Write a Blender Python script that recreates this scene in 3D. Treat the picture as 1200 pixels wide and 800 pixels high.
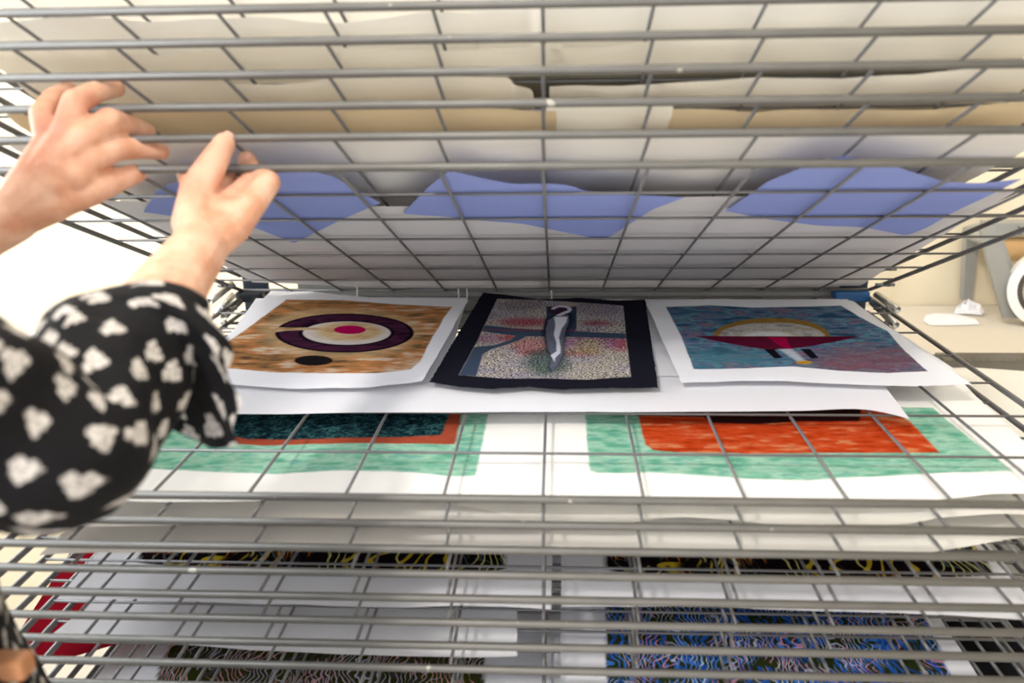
import bpy, bmesh, math, random
import numpy as np
from mathutils import Vector, Matrix, noise as mnoise

for o in list(bpy.data.objects):
    bpy.data.objects.remove(o)
scene = bpy.context.scene
COL = scene.collection
random.seed(4)
RNG = np.random.default_rng(7)

# ------------------------------------------------------------------ camera
F_PX, PITCH, YAW, ROLL = 1000.0, .2961, .0539, -.0138
CAM = np.array([0, 0, 1.42])
_cy, _sy, _cp, _sp = math.cos(YAW), math.sin(YAW), math.cos(PITCH), math.sin(PITCH)
FWD = np.array([-_sy * _cp, _cy * _cp, -_sp])
_R = np.array([_cy, _sy, 0])
_U = np.cross(_R, FWD)
RGT = _R * math.cos(ROLL) + _U * math.sin(ROLL)
UPV = -_R * math.sin(ROLL) + _U * math.cos(ROLL)
cd = bpy.data.cameras.new('camera')
cam = bpy.data.objects.new('camera', cd)
COL.objects.link(cam)
cam.matrix_world = Matrix(((RGT[0], UPV[0], -FWD[0], CAM[0]), (RGT[1], UPV[1], -FWD[1], CAM[1]),
                           (RGT[2], UPV[2], -FWD[2], CAM[2]), (0, 0, 0, 1)))
cd.sensor_width = 36
cd.lens = 36 * F_PX / 1200
cd.clip_start = .02
cd.dof.use_dof = True
cd.dof.focus_distance = 1.22
cd.dof.aperture_fstop = 3.5
scene.camera = cam

# ------------------------------------------------------------------ light
world = bpy.data.worlds.new('world')
scene.world = world
world.use_nodes = True
bgn = world.node_tree.nodes['Background']
bgn.inputs[0].default_value = (.97, .98, 1, 1)
bgn.inputs[1].default_value = 1.55


def area(name, loc, target, size, power, color, sy=None):
    d = bpy.data.lights.new(name, 'AREA')
    d.energy = power
    d.color = color
    d.size = size
    if sy:
        d.shape = 'RECTANGLE'
        d.size_y = sy
    o = bpy.data.objects.new(name, d)
    COL.objects.link(o)
    o.location = loc
    o.rotation_euler = (Vector(target) - Vector(loc)).to_track_quat('-Z', 'Y').to_euler()
    return o


area('window_daylight', (-2.2, .95, 1.7), (0, 1.2, 1.15), 1.5, 50, (.88, .94, 1), 1.3)
area('added_rack_fill_light', (-.1, 1.45, 2.9), (0, 1.3, 1.0), .5, 14, (1, .95, .88))  # added fill from overhead, brightens the papers on the lifted shelves
area('ceiling_lamp_light', (-.9, -1.1, 2.9), (0, .9, 1.1), .22, 37, (1, .95, .88))
area('ceiling_lamp_far_light', (1.2, .1, 2.9), (1.0, 1.6, 1.0), .5, 7, (1, .93, .82))

vs = scene.view_settings
vs.view_transform = 'Standard'
vs.look = 'None'
vs.gamma = 1
vs.use_curve_mapping = False
vs.exposure = .24


# ------------------------------------------------------------------ pixel helpers (a pixel gives a direction only)
def ray(x, y):
    return FWD + RGT * (x - 600) / F_PX + UPV * (400 - y) / F_PX


def at_depth(x, y, z):
    return CAM + ray(x, y) * z


def at_height(x, y, z):
    r = ray(x, y)
    return CAM + r * ((z - CAM[2]) / r[2])


def at_wall(x, y, yy):
    r = ray(x, y)
    return CAM + r * (yy / r[1])


# ------------------------------------------------------------------ mesh helpers
class MB:
    def __init__(self):
        self.v, self.f = [], []

    def add(self, v, f):
        n = len(self.v)
        self.v += [tuple(map(float, p)) for p in v]
        self.f += [tuple(i + n for i in q) for q in f]
        return self

    def box(self, lo, hi):
        x0, y0, z0 = lo
        x1, y1, z1 = hi
        v = [(x0, y0, z0), (x1, y0, z0), (x1, y1, z0), (x0, y1, z0), (x0, y0, z1), (x1, y0, z1), (x1, y1, z1), (x0, y1, z1)]
        return self.add(v, [(0, 3, 2, 1), (4, 5, 6, 7), (0, 1, 5, 4), (1, 2, 6, 5), (2, 3, 7, 6), (3, 0, 4, 7)])

    def tube(self, pts, rad, n=10, cap=True):
        pts = [np.array(p, float) for p in pts]
        if not hasattr(rad, '__len__'):
            rad = [rad] * len(pts)
        rings = []
        prev = None
        for i, p in enumerate(pts):
            a = pts[max(i - 1, 0)]
            b = pts[min(i + 1, len(pts) - 1)]
            t = (b - a) / (np.linalg.norm(b - a) + 1e-12)
            if prev is None:
                ref = np.array([0, 0, 1.]) if abs(t[2]) < .9 else np.array([1., 0, 0])
            else:
                ref = prev
            s = ref - t * (ref @ t)
            s /= np.linalg.norm(s) + 1e-12
            prev = s
            q = np.cross(t, s)
            rings.append([p + rad[i] * (s * math.cos(2 * math.pi * k / n) + q * math.sin(2 * math.pi * k / n)) for k in range(n)])
        v = [x for r in rings for x in r]
        f = []
        for i in range(len(rings) - 1):
            for k in range(n):
                f.append((i * n + k, i * n + (k + 1) % n, (i + 1) * n + (k + 1) % n, (i + 1) * n + k))
        if cap:
            f.append(tuple(range(n - 1, -1, -1)))
            f.append(tuple((len(rings) - 1) * n + k for k in range(n)))
        return self.add(v, f)

    def pipe(self, a, b, ro, ri, n=16):
        a, b = np.array(a, float), np.array(b, float)
        t = (b - a) / np.linalg.norm(b - a)
        ref = np.array([0, 0, 1.]) if abs(t[2]) < .9 else np.array([1., 0, 0])
        s = np.cross(t, ref)
        s /= np.linalg.norm(s)
        q = np.cross(t, s)
        v = []
        for p, r in ((a, ro), (b, ro), (b, ri), (a, ri)):
            v += [p + r * (s * math.cos(2 * math.pi * k / n) + q * math.sin(2 * math.pi * k / n)) for k in range(n)]
        f = []
        for i in range(4):
            j = (i + 1) % 4
            for k in range(n):
                f.append((i * n + k, i * n + (k + 1) % n, j * n + (k + 1) % n, j * n + k))
        return self.add(v, f)

    def sphere(self, c, r, n=14, m=9, scale=(1, 1, 1)):
        v, f = [], []
        for i in range(m + 1):
            th = math.pi * i / m
            for k in range(n):
                ph = 2 * math.pi * k / n
                v.append((c[0] + r * scale[0] * math.sin(th) * math.cos(ph), c[1] + r * scale[1] * math.sin(th) * math.sin(ph), c[2] + r * scale[2] * math.cos(th)))
        for i in range(m):
            for k in range(n):
                f.append((i * n + k, (i + 1) * n + k, (i + 1) * n + (k + 1) % n, i * n + (k + 1) % n))
        return self.add(v, f)

    def chain(self, pts, rad, n=12):
        """tapered capsules through the joints"""
        for p, r in zip(pts, rad):
            self.sphere(p, r)
        for i in range(len(pts) - 1):
            self.tube([pts[i], pts[i + 1]], [rad[i], rad[i + 1]], n)
        return self

    def mesh(self, name, origin=(0, 0, 0), smooth=False):
        me = bpy.data.meshes.new(name)
        o = np.array(origin)
        me.from_pydata([tuple(np.array(p) - o) for p in self.v], [], self.f)
        if smooth:
            me.polygons.foreach_set('use_smooth', [True] * len(me.polygons))
        me.update()
        return me

    def build(self, name, mat, parent=None, origin=(0, 0, 0), smooth=False):
        return link(name, self.mesh(name, origin, smooth), mat, parent, origin)


def link(name, me, mat, parent=None, loc=(0, 0, 0)):
    if mat is not None and not len(me.materials):
        me.materials.append(mat)
    o = bpy.data.objects.new(name, me)
    COL.objects.link(o)
    o.location = tuple(float(x) for x in loc)
    if parent is not None:
        o.parent = parent
    return o


def tag(o, label=None, cat=None, group=None, kind=None):
    for k, v in (('label', label), ('category', cat), ('group', group), ('kind', kind)):
        if v:
            o[k] = v
    return o


def empty(name, loc=(0, 0, 0)):
    o = bpy.data.objects.new(name, None)
    COL.objects.link(o)
    o.location = tuple(float(x) for x in loc)
    return o


# ------------------------------------------------------------------ materials
def new_mat(name):
    m = bpy.data.materials.new(name)
    m.use_nodes = True
    nt = m.node_tree
    nt.nodes.clear()
    out = nt.nodes.new('ShaderNodeOutputMaterial')
    return m, nt, out


def N(nt, kind, **kw):
    n = nt.nodes.new('ShaderNode' + kind)
    for k, v in kw.items():
        if k in n.inputs:
            n.inputs[k].default_value = v
        else:
            setattr(n, k, v)
    return n


def rgba(c):
    return (c[0], c[1], c[2], 1)


def srgb(r, g, b):
    f = lambda c: (c / 255 / 12.92) if c / 255 <= .04045 else ((c / 255 + .055) / 1.055) ** 2.4
    return (f(r), f(g), f(b))


def mixc(nt, a, b, fac=None, blend='MIX', f=0.5):
    n = nt.nodes.new('ShaderNodeMix')
    n.data_type = 'RGBA'
    n.blend_type = blend
    n.inputs[0].default_value = f
    for i, s in ((6, a), (7, b)):
        if isinstance(s, tuple):
            n.inputs[i].default_value = rgba(s)
        else:
            nt.links.new(s, n.inputs[i])
    if fac is not None:
        nt.links.new(fac, n.inputs[0])
    return n.outputs[2]


def ramp(nt, fac, stops, interp='LINEAR'):
    n = nt.nodes.new('ShaderNodeValToRGB')
    n.color_ramp.interpolation = interp
    els = n.color_ramp.elements
    while len(els) < len(stops):
        els.new(.5)
    for e, (p, c) in zip(els, stops):
        e.position = p
        e.color = rgba(c) if hasattr(c, '__len__') else (c, c, c, 1)
    nt.links.new(fac, n.inputs[0])
    return n.outputs[0]


def coords(nt, scale=(1, 1, 1), kind='Object', rot=(0, 0, 0)):
    tc = N(nt, 'TexCoord')
    mp = N(nt, 'Mapping')
    mp.inputs['Scale'].default_value = scale
    mp.inputs['Rotation'].default_value = rot
    nt.links.new(tc.outputs[kind], mp.inputs[0])
    return mp.outputs[0]


def noise_tex(nt, vec, scale, detail=3, rough=.5, dist=0):
    n = N(nt, 'TexNoise', Scale=scale, Detail=detail, Roughness=rough, Distortion=dist)
    nt.links.new(vec, n.inputs['Vector'])
    return n.outputs[0]


def bump(nt, h, strength=.3, dist=.002):
    b = N(nt, 'Bump', Strength=strength, Distance=dist)
    nt.links.new(h, b.inputs['Height'])
    return b.outputs[0]


def surface(name, col, rough=.6, metal=0, var=.08, scale=12, bstr=.15, bscale=60, spec=.4, sub=0):
    m, nt, out = new_mat(name)
    p = N(nt, 'BsdfPrincipled', Roughness=rough, Metallic=metal)
    p.inputs['Specular IOR Level'].default_value = spec
    v = coords(nt)
    n1 = noise_tex(nt, v, scale, 4)
    dark = tuple(c * (1 - var * 2) for c in col)
    c = mixc(nt, dark, tuple(min(1, x * (1 + var)) for x in col), n1)
    nt.links.new(c, p.inputs['Base Color'])
    if sub:
        p.inputs['Subsurface Weight'].default_value = sub
        p.inputs['Subsurface Radius'].default_value = (.012, .005, .003)
        p.inputs['Subsurface Scale'].default_value = 1
    if bstr:
        nt.links.new(bump(nt, noise_tex(nt, v, bscale, 4), bstr, .003), p.inputs['Normal'])
    nt.links.new(p.outputs[0], out.inputs[0])
    return m


def paper_finish(nt, out, colsock, trans, rough_scale=(30, 30, 30), bstr=.1):
    v = coords(nt, rough_scale)
    nrm = bump(nt, noise_tex(nt, v, 1, 4, .6), bstr, .004)
    d = N(nt, 'BsdfDiffuse', Roughness=.4)
    t = N(nt, 'BsdfTranslucent')
    mx = N(nt, 'MixShader', Fac=trans)
    for s in (d, t):
        nt.links.new(colsock, s.inputs[0])
        nt.links.new(nrm, s.inputs['Normal'])
    nt.links.new(d.outputs[0], mx.inputs[1])
    nt.links.new(t.outputs[0], mx.inputs[2])
    nt.links.new(mx.outputs[0], out.inputs[0])


def paper(name, col, trans=.25, var=.04, bstr=.12, bscale=(14, 50, 50)):
    m, nt, out = new_mat(name)
    v = coords(nt, (3, 9, 9))
    c = mixc(nt, tuple(x * (1 - var * 2) for x in col), tuple(min(.95, x * (1 + var)) for x in col), noise_tex(nt, v, 1, 4))
    paper_finish(nt, out, c, trans, bscale, bstr)
    return m


def art_paper(name, grain=(420, 700, 420), dark=(.02, .02, .025), thr=.5, streak=.25, trans=.12):
    """colour comes from the print's own 'ink' attribute; its alpha says how grainy the ink is"""
    m, nt, out = new_mat(name)
    at = N(nt, 'Attribute')
    at.attribute_name = 'ink'
    v = coords(nt, grain)
    n1 = noise_tex(nt, v, 1, 3, .6)
    st = ramp(nt, n1, [(thr - .03, 0.), (thr + .03, 1.)])
    fac = N(nt, 'Math', operation='MULTIPLY')
    nt.links.new(st, fac.inputs[0])
    nt.links.new(at.outputs['Alpha'], fac.inputs[1])
    c = mixc(nt, at.outputs['Color'], dark, fac.outputs[0])
    n2 = ramp(nt, noise_tex(nt, coords(nt, (60, 160, 60)), 1, 5, .65), [(.3, 1 - streak), (.7, 1.)])
    inkm = N(nt, 'Attribute')
    inkm.attribute_name = 'inked'
    c2 = mixc(nt, c, n2, None, 'MULTIPLY', 1)
    c3 = mixc(nt, c, c2, inkm.outputs['Fac'])
    paper_finish(nt, out, c3, trans, (20, 40, 40), .08)
    return m


def swirl_ink(name, bgc, cols, scale, trans=.1):
    """relief print of tangled lines inside the 'inked' area, bare paper outside"""
    m, nt, out = new_mat(name)
    inkm = N(nt, 'Attribute')
    inkm.attribute_name = 'inked'
    v = coords(nt)
    c = None
    base = mixc(nt, bgc, tuple(x * .5 for x in bgc), noise_tex(nt, v, 18, 2))
    c = base
    for i, (col, sc, off, width, cover) in enumerate(cols):
        mp = N(nt, 'Mapping')
        mp.inputs['Location'].default_value = (off, off * 1.7, 0)
        nt.links.new(v, mp.inputs[0])
        w = N(nt, 'TexWave', Scale=sc, Distortion=26)
        w.inputs['Detail'].default_value = 2
        w.inputs['Detail Scale'].default_value = .55
        nt.links.new(mp.outputs[0], w.inputs['Vector'])
        line = ramp(nt, w.outputs['Fac'], [(1 - width - .08, 0.), (1 - width, 1.)])
        msk = ramp(nt, noise_tex(nt, mp.outputs[0], scale, 2), [(cover - .04, 0.), (cover + .04, 1.)])
        mul = N(nt, 'Math', operation='MULTIPLY')
        nt.links.new(line, mul.inputs[0])
        nt.links.new(msk, mul.inputs[1])
        c = mixc(nt, c, col, mul.outputs[0])
    full = mixc(nt, srgb(232, 232, 238), c, inkm.outputs['Fac'])
    paper_finish(nt, out, full, trans, (20, 40, 40), .08)
    return m


def steel(name, col, rough=.42, metal=.75, speck=True):
    m, nt, out = new_mat(name)
    p = N(nt, 'BsdfPrincipled', Roughness=rough, Metallic=metal)
    v0 = coords(nt, kind='Object')
    oi = N(nt, 'ObjectInfo')
    va = N(nt, 'VectorMath', operation='ADD')
    rs = N(nt, 'Math', operation='MULTIPLY')
    rs.inputs[1].default_value = 37.
    nt.links.new(oi.outputs['Random'], rs.inputs[0])
    nt.links.new(v0, va.inputs[0])
    nt.links.new(rs.outputs[0], va.inputs[1])
    v = va.outputs[0]
    c = mixc(nt, tuple(x * .75 for x in col), tuple(min(1, x * 1.15) for x in col), noise_tex(nt, v, 30, 4))
    if speck:
        drip = ramp(nt, noise_tex(nt, v, 55, 1), [(.77, 0.), (.80, 1.)])
        c = mixc(nt, c, (.42, .4, .34), drip)
    nt.links.new(c, p.inputs['Base Color'])
    nt.links.new(p.outputs[0], out.inputs[0])
    return m


M = {
    'bar': steel('galvanised_bar', srgb(112, 110, 106), .5, .5),
    'wire': steel('galvanised_wire', srgb(116, 115, 116), .45, .5, False),
    'post': surface('blue_grey_post', srgb(34, 46, 60), .5, 0, .12),
    'post_dark': surface('dark_hinge', srgb(26, 32, 40), .5, 0, .1),
    'blue': surface('blue_plastic', srgb(28, 88, 140), .4, 0, .1),
    'tube': steel('zinc_tube', srgb(190, 188, 182), .32, .8, False),
    'back_grey': surface('rough_grey', srgb(150, 150, 146), .9, 0, .12, 40, .5, 300),
    'wall': surface('cream_plaster', srgb(222, 210, 184), .9, 0, .03, 4, .3, 25),
    'wall_white': surface('white_plaster', srgb(245, 243, 238), .9, 0, .02, 4, .2, 25),
    'floor': surface('pale_floor', srgb(216, 208, 194), .6, 0, .06, 5, .1),
    'ceil': surface('ceiling_paint', srgb(240, 238, 232), .9, 0, .02),
    'table': surface('cream_table_cover', srgb(206, 198, 184), .7, 0, .03, 6, .12, 14),
    'white': surface('white_paint', srgb(236, 234, 228), .5, 0, .03),
    'grey_metal': surface('grey_cast_metal', srgb(150, 150, 146), .45, .2, .08),
    'kraft_roll': surface('kraft_roll', srgb(190, 152, 104), .8, 0, .06, 20),
    'ruler': steel('steel_ruler', srgb(120, 116, 108), .4, .6, False),
    'tape': surface('white_tape', srgb(228, 228, 226), .55, 0, .04),
    'hub': surface('dark_hub', srgb(70, 66, 62), .6),
    'thread': surface('white_thread', srgb(238, 238, 240), .7),
    'p_white': paper('white_cartridge_paper', srgb(238, 238, 242), .18, .02, .1),
    'p_grey': paper('grey_newsprint', srgb(206, 202, 204), .22, .04, .35, (6, 60, 60)),
    'p_cream': paper('cream_newsprint', srgb(242, 236, 222), .30, .03, .15),
    'p_ivory': paper('ivory_paper', srgb(247, 244, 238), .30, .03, .15),
    'p_stone': paper('stone_paper', srgb(234, 230, 225), .26, .03, .15),
    'p_kraft': paper('tan_kraft_paper', srgb(226, 206, 170), .28, .05, .15),
    'p_blue': paper('cornflower_blue_paper', srgb(142, 154, 210), .26, .03, .12),
    'p_gap_shade': paper('taupe_gap_shade', srgb(140, 134, 120), .08, .05, .15),  # dark tone standing in for shade between the lifted sheets
    'p_red': paper('dark_red_print', srgb(118, 16, 30), .1, .1, .1),
    'p_black': paper('black_sheet', srgb(28, 28, 32), .02, .1, .1),
    'p_dim': paper('blue_grey_sheet', srgb(190, 192, 204), .15, .04, .1),
}

# ------------------------------------------------------------------ rack geometry (metres)
CELL, NX, XC = .096, 12, -.0122
LEN, FIRST, STEP = .7914, .1026, .1148
Y0 = .7342
HY = Y0 + LEN
ZL0 = CAM[2] - .3815
PITCH_Z, TILT, UP_DZ = .0276, .379, .0144
HALF = NX * CELL / 2
TABLE_Z, WALL_Y = .90, 2.0


class Plane:
    """a wire shelf; v runs from the hinge (0) to the front bar (LEN)"""

    def __init__(self, lvl, lifted):
        self.t = TILT if lifted else 0.
        self.z = ZL0 + UP_DZ + PITCH_Z * lvl if lifted else ZL0 - PITCH_Z * lvl

    def pt(self, x, v, h=0):
        c, s = math.cos(self.t), math.sin(self.t)
        return np.stack([np.asarray(x, float) + 0 * v, HY - v * c + h * s, self.z + v * s + h * c], -1)

    def hit(self, px, py, h=.004):
        r = ray(px, py)
        n = np.array([0, math.sin(self.t), math.cos(self.t)])
        o = np.array([0, HY, self.z]) + n * h
        p = CAM + r * ((o - CAM) @ n / (r @ n))
        return np.array([p[0], (p - o) @ np.array([0, -math.cos(self.t), math.sin(self.t)])])


UP = [Plane(k, True) for k in range(8)]
LO = [Plane(k, False) for k in range(18)]

# ------------------------------------------------------------------ room
tag(MB().box((-2.4, -1.2, -.1), (2.8, WALL_Y + .1, 0)).build('floor', M['floor']), kind='structure')
tag(MB().box((-2.4, WALL_Y, 0), (2.8, WALL_Y + .1, 3.0)).build('wall_back', M['wall']), kind='structure')
tag(MB().box((2.7, -1.2, 0), (2.8, WALL_Y, 3.0)).build('wall_right', M['wall']), kind='structure')
tag(MB().box((-2.4, -1.2, 3.0), (2.8, WALL_Y + .1, 3.1)).build('ceiling', M['ceil']), kind='structure')
wl = MB()
wl.box((-2.4, -1.2, 0), (-2.3, WALL_Y, 1.05))
wl.box((-2.4, -1.2, 2.45), (-2.3, WALL_Y, 3.0))
wl.box((-2.4, -1.2, 1.05), (-2.3, .15, 2.45))
wl.box((-2.4, 1.75, 1.05), (-2.3, WALL_Y, 2.45))
tag(wl.build('wall_left', M['wall_white']), kind='structure')
wf = MB()
for lo, hi in (((-2.38, .15, 1.05), (-2.32, .2, 2.45)), ((-2.38, 1.7, 1.05), (-2.32, 1.75, 2.45)), ((-2.38, .2, 1.05), (-2.32, 1.7, 1.1)),
               ((-2.38, .2, 2.4), (-2.32, 1.7, 2.45)), ((-2.37, .925, 1.1), (-2.33, .975, 2.4))):
    wf.box(lo, hi)
win = tag(wf.build('window_1', M['white']), kind='structure')
m_, nt, out = new_mat('window_glass')
g_ = N(nt, 'BsdfGlass', Roughness=0., IOR=1.02)
nt.links.new(g_.outputs[0], out.inputs[0])
for y_ in (.2, .975):
    MB().box((-2.353, y_, 1.1), (-2.349, y_ + .725, 2.4)).build('pane', m_, win)

# long workbench against the back wall
tb = empty('workbench', (0, WALL_Y - .2, 0))
tag(tb, 'long cream covered workbench standing against the back wall', 'table')


def child(mb, name, mat, par, smooth=False):
    o = mb.build(name, mat, None, smooth=smooth)
    o.parent = par
    o.matrix_parent_inverse = Matrix.Translation(-par.location)
    return o


child(MB().box((-2.25, 1.615, TABLE_Z - .035), (2.6, WALL_Y - .004, TABLE_Z)), 'tabletop', M['table'], tb)
child(MB().box((-2.2, 1.66, TABLE_Z - .13), (2.55, 1.69, TABLE_Z - .035)), 'apron', M['table'], tb)
for x in (-2.15, -.75, .95, 2.45):
    for y in (1.69, 1.93):
        child(MB().box((x - .03, y - .03, 0), (x + .03, y + .03, TABLE_Z - .035)), 'leg', M['table'], tb)

# ------------------------------------------------------------------ drying rack
rack = empty('drying_rack', (XC, HY, 0))
tag(rack, 'galvanised wire print drying rack with hinged grid shelves, upper ones lifted', 'drying rack')
BR, WR = .0041, .00175
fr = MB()
fr.tube([(-HALF - .004, -LEN, 0), (HALF + .004, -LEN, 0)], BR, 10)
frame = MB()
frame.tube([(-HALF, -LEN, 0), (-HALF, 0, 0)], .0036, 8)
frame.tube([(HALF, -LEN, 0), (HALF, 0, 0)], .0036, 8)
frame.tube([(-HALF, 0, 0), (HALF, 0, 0)], .003, 8)
for s in (-1, 1):   # hinge lugs near the back of each side bar
    frame.tube([(s * (HALF + .002), -.085, -.007), (s * (HALF + .002), -.085, .007)], .0034, 8)
    frame.tube([(s * (HALF - .016), -.07, -.002), (s * (HALF + .016), -.07, -.002)], .003, 8)
ME_FRAME = frame.mesh('shelf_frame', smooth=True)
ME_FRONT = fr.mesh('front_bar', smooth=True)
deep = MB()
deep.tube([(0, -LEN, 0), (0, 0, 0)], WR, 8)
cross = MB()
cross.tube([(-HALF, 0, 0), (HALF, 0, 0)], WR * .92, 8)
ME_DEEP, ME_CROSS = deep.mesh('deep_wire', smooth=True), cross.mesh('cross_wire', smooth=True)
for me, mt in ((ME_FRAME, 'wire'), (ME_FRONT, 'bar'), (ME_DEEP, 'wire'), (ME_CROSS, 'wire')):
    me.materials.append(M[mt])
XW = [(i - NX / 2) * CELL for i in range(1, NX)]
VW = [LEN - FIRST - j * STEP for j in range(6)]
allg = MB()
for x in XW:
    allg.tube([(x, -LEN, -.001), (x, 0, -.001)], WR, 6)
for v in VW:
    allg.tube([(-HALF, -v, .001), (HALF, -v, .001)], WR * .92, 6)
ME_GRID = allg.mesh('wire_grid', smooth=True)
ME_GRID.materials.append(M['wire'])


def shelf(pl, single):
    s = link('shelf', ME_FRAME, None, rack, (0, 0, pl.z))
    s.rotation_euler = (-pl.t, 0, 0)
    link('front_bar', ME_FRONT, None, s)
    if single:
        for x in XW:
            link('wire', ME_DEEP, None, s, (x, 0, -.001))
        for v in VW:
            link('wire', ME_CROSS, None, s, (0, -v, .001))
    else:
        g = link('wire_grid', ME_GRID, None, s)
        g['kind'] = 'stuff'


for k, pl in enumerate(UP):
    shelf(pl, k < 6)
for k, pl in enumerate(LO):
    shelf(pl, k < 9)


def rackpart(mb, name, mat, smooth=False):
    return child(mb, name, mat, rack, smooth)


TOPZ = UP[7].z + .05
for s in (-1, 1):
    x = XC + s * (HALF - .022)
    p = MB()
    p.box((x - .024, HY + .018, .02), (x + .024, HY + .024, TOPZ))
    p.box((x + s * .021 - .003, HY + .024, .02), (x + s * .021 + .003, HY + .052, TOPZ))
    rackpart(p, 'post', M['post'])
    rackpart(MB().box((x - .025, HY - .45, .0), (x + .025, HY + .06, .03)), 'foot', M['post'])
    for z in [ZL0 + .006]:
        b = MB()
        b.box((x - .03 - (.012 if s > 0 else 0), HY - .012, z - .013), (x + .02, HY + .017, z + .007))
        o = rackpart(b, 'hinge_block', M['blue'] if s > 0 else M['post_dark'])
        bv = o.modifiers.new('bevel', 'BEVEL')
        bv.width = .004
        bv.segments = 3
rackpart(MB().box((XC - HALF, HY + .02, .06), (XC + HALF, HY + .05, .10)), 'base_rail', M['post'])
rackpart(MB().box((XC - HALF, HY + .024, TOPZ - .04), (XC + HALF, HY + .05, TOPZ)), 'top_rail', M['post'])
xa, xb = at_wall(352, 345, HY + .04)[0], at_wall(992, 345, HY + .04)[0]
rackpart(MB().box((xa, HY + .028, ZL0 - .06), (xb, HY + .04, ZL0 + .16)), 'back_strip', M['back_grey'])  # plain rough grey strip behind the hinge line
# spring tubes that stick out beside the hinges
for (a, b, za, zb) in (((246, 353), (272, 333), HY - .06, HY + .0), ((262, 371), (283, 350), HY - .09, HY + .0), ((252, 369), (274, 345), HY + .0, HY + .04),
                       ((1052, 363), (1027, 345), HY - .05, HY + .01), ((1050, 381), (1022, 353), HY - .10, HY - .02)):
    rackpart(MB().pipe(at_wall(*a, za), at_wall(*b, zb), .0068, .0045), 'spring_tube', M['tube'], True)
for px, py in ((418, 341), (547, 345), (646, 347), (537, 345)):
    a = at_wall(px, py - 7, HY - .012)
    rackpart(MB().tube([a, a + np.array([.001, -.004, -.012]), a + np.array([-.0005, -.006, -.026])], .0011, 6), 'tie', M['thread'], True)


# ------------------------------------------------------------------ sheets of paper
def resample(pts, n):
    pts = np.array(pts, float)
    d = np.r_[0, np.cumsum(np.linalg.norm(np.diff(pts, axis=0), axis=1))]
    u = np.linspace(0, d[-1], n)
    out = np.stack([np.interp(u, d, pts[:, k]) for k in range(2)], -1)
    if len(pts) > 2 and n > 12:      # soften the corners of the traced edge
        k = max(1, n // 60)
        for _ in range(k):
            out[1:-1] = .25 * out[:-2] + .5 * out[1:-1] + .25 * out[2:]
    return out


def fbm(x, y, seed, octs=4):
    r = np.random.default_rng(seed)
    tot = np.zeros_like(x)
    amp, s = 1., 0.
    for o in range(octs):
        g = r.random((64, 64))
        xi, yi = np.floor(x).astype(int), np.floor(y).astype(int)
        fx, fy = x - xi, y - yi
        fx, fy = fx * fx * (3 - 2 * fx), fy * fy * (3 - 2 * fy)
        a, b = g[xi % 64, yi % 64], g[(xi + 1) % 64, yi % 64]
        c, d = g[xi % 64, (yi + 1) % 64], g[(xi + 1) % 64, (yi + 1) % 64]
        tot += amp * ((a * (1 - fx) + b * fx) * (1 - fy) + (c * (1 - fx) + d * fx) * fy)
        s += amp
        amp *= .5
        x, y = (x * .8 + y * .6) * 2.03 + 7.1, (y * .8 - x * .6) * 2.03 + 3.7
    return tot / s


class Ink:
    """flat print on a sheet, laid out in the sheet's own metres"""

    def __init__(self, pl, X, V, lift, col):
        self.pl, self.X, self.V, self.lift = pl, X, V, lift
        self.c = np.ones(X.shape + (4,))
        self.c[..., :3] = col
        self.c[..., 3] = 0
        self.inked = np.zeros(X.shape)

    def px(self, pts):
        return np.array([self.pl.hit(x, y, self.lift) for x, y in pts])

    def ell(self, cx, cy, rx, ry, a0=0, a1=360, n=44):
        return [(cx + rx * math.cos(math.radians(a)), cy + ry * math.sin(math.radians(a))) for a in np.linspace(a0, a1, n)]

    def sdf(self, pts):
        q = self.px(pts)
        d = np.full(self.X.shape, 1e9)
        ins = np.zeros(self.X.shape, bool)
        for i in range(len(q)):
            a, b = q[i], q[(i + 1) % len(q)]
            e = b - a
            wx, wy = self.X - a[0], self.V - a[1]
            t = np.clip((wx * e[0] + wy * e[1]) / (e @ e + 1e-12), 0, 1)
            d = np.minimum(d, (wx - t * e[0]) ** 2 + (wy - t * e[1]) ** 2)
            cond = (a[1] > self.V) != (b[1] > self.V)
            ins ^= cond & (self.X < (b[0] - a[0]) * (self.V - a[1]) / (b[1] - a[1] + 1e-15) + a[0])
        d = np.sqrt(d)
        return np.where(ins, -d, d)

    def mask(self, pts, soft=.0009, wob=0, seed=1):
        s = self.sdf(pts)
        if wob:
            s = s + (fbm(self.X * 60, self.V * 60, seed) - .5) * wob
        return np.clip(.5 - s / (2 * soft), 0, 1)

    def fill(self, pts, col, soft=.0009, wob=0, a=1., grain=None, clip=None, seed=1):
        m = self.mask(pts, soft, wob, seed) * a
        if clip is not None:
            m = m * clip
        self.paint(m, col, grain)
        return m

    def paint(self, m, col, grain=None):
        col = np.broadcast_to(np.asarray(col, float), self.X.shape + (3,))
        self.c[..., :3] = self.c[..., :3] * (1 - m[..., None]) + col * m[..., None]
        if grain is not None:
            self.c[..., 3] = self.c[..., 3] * (1 - m) + grain * m
        self.inked = np.maximum(self.inked, m)


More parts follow.
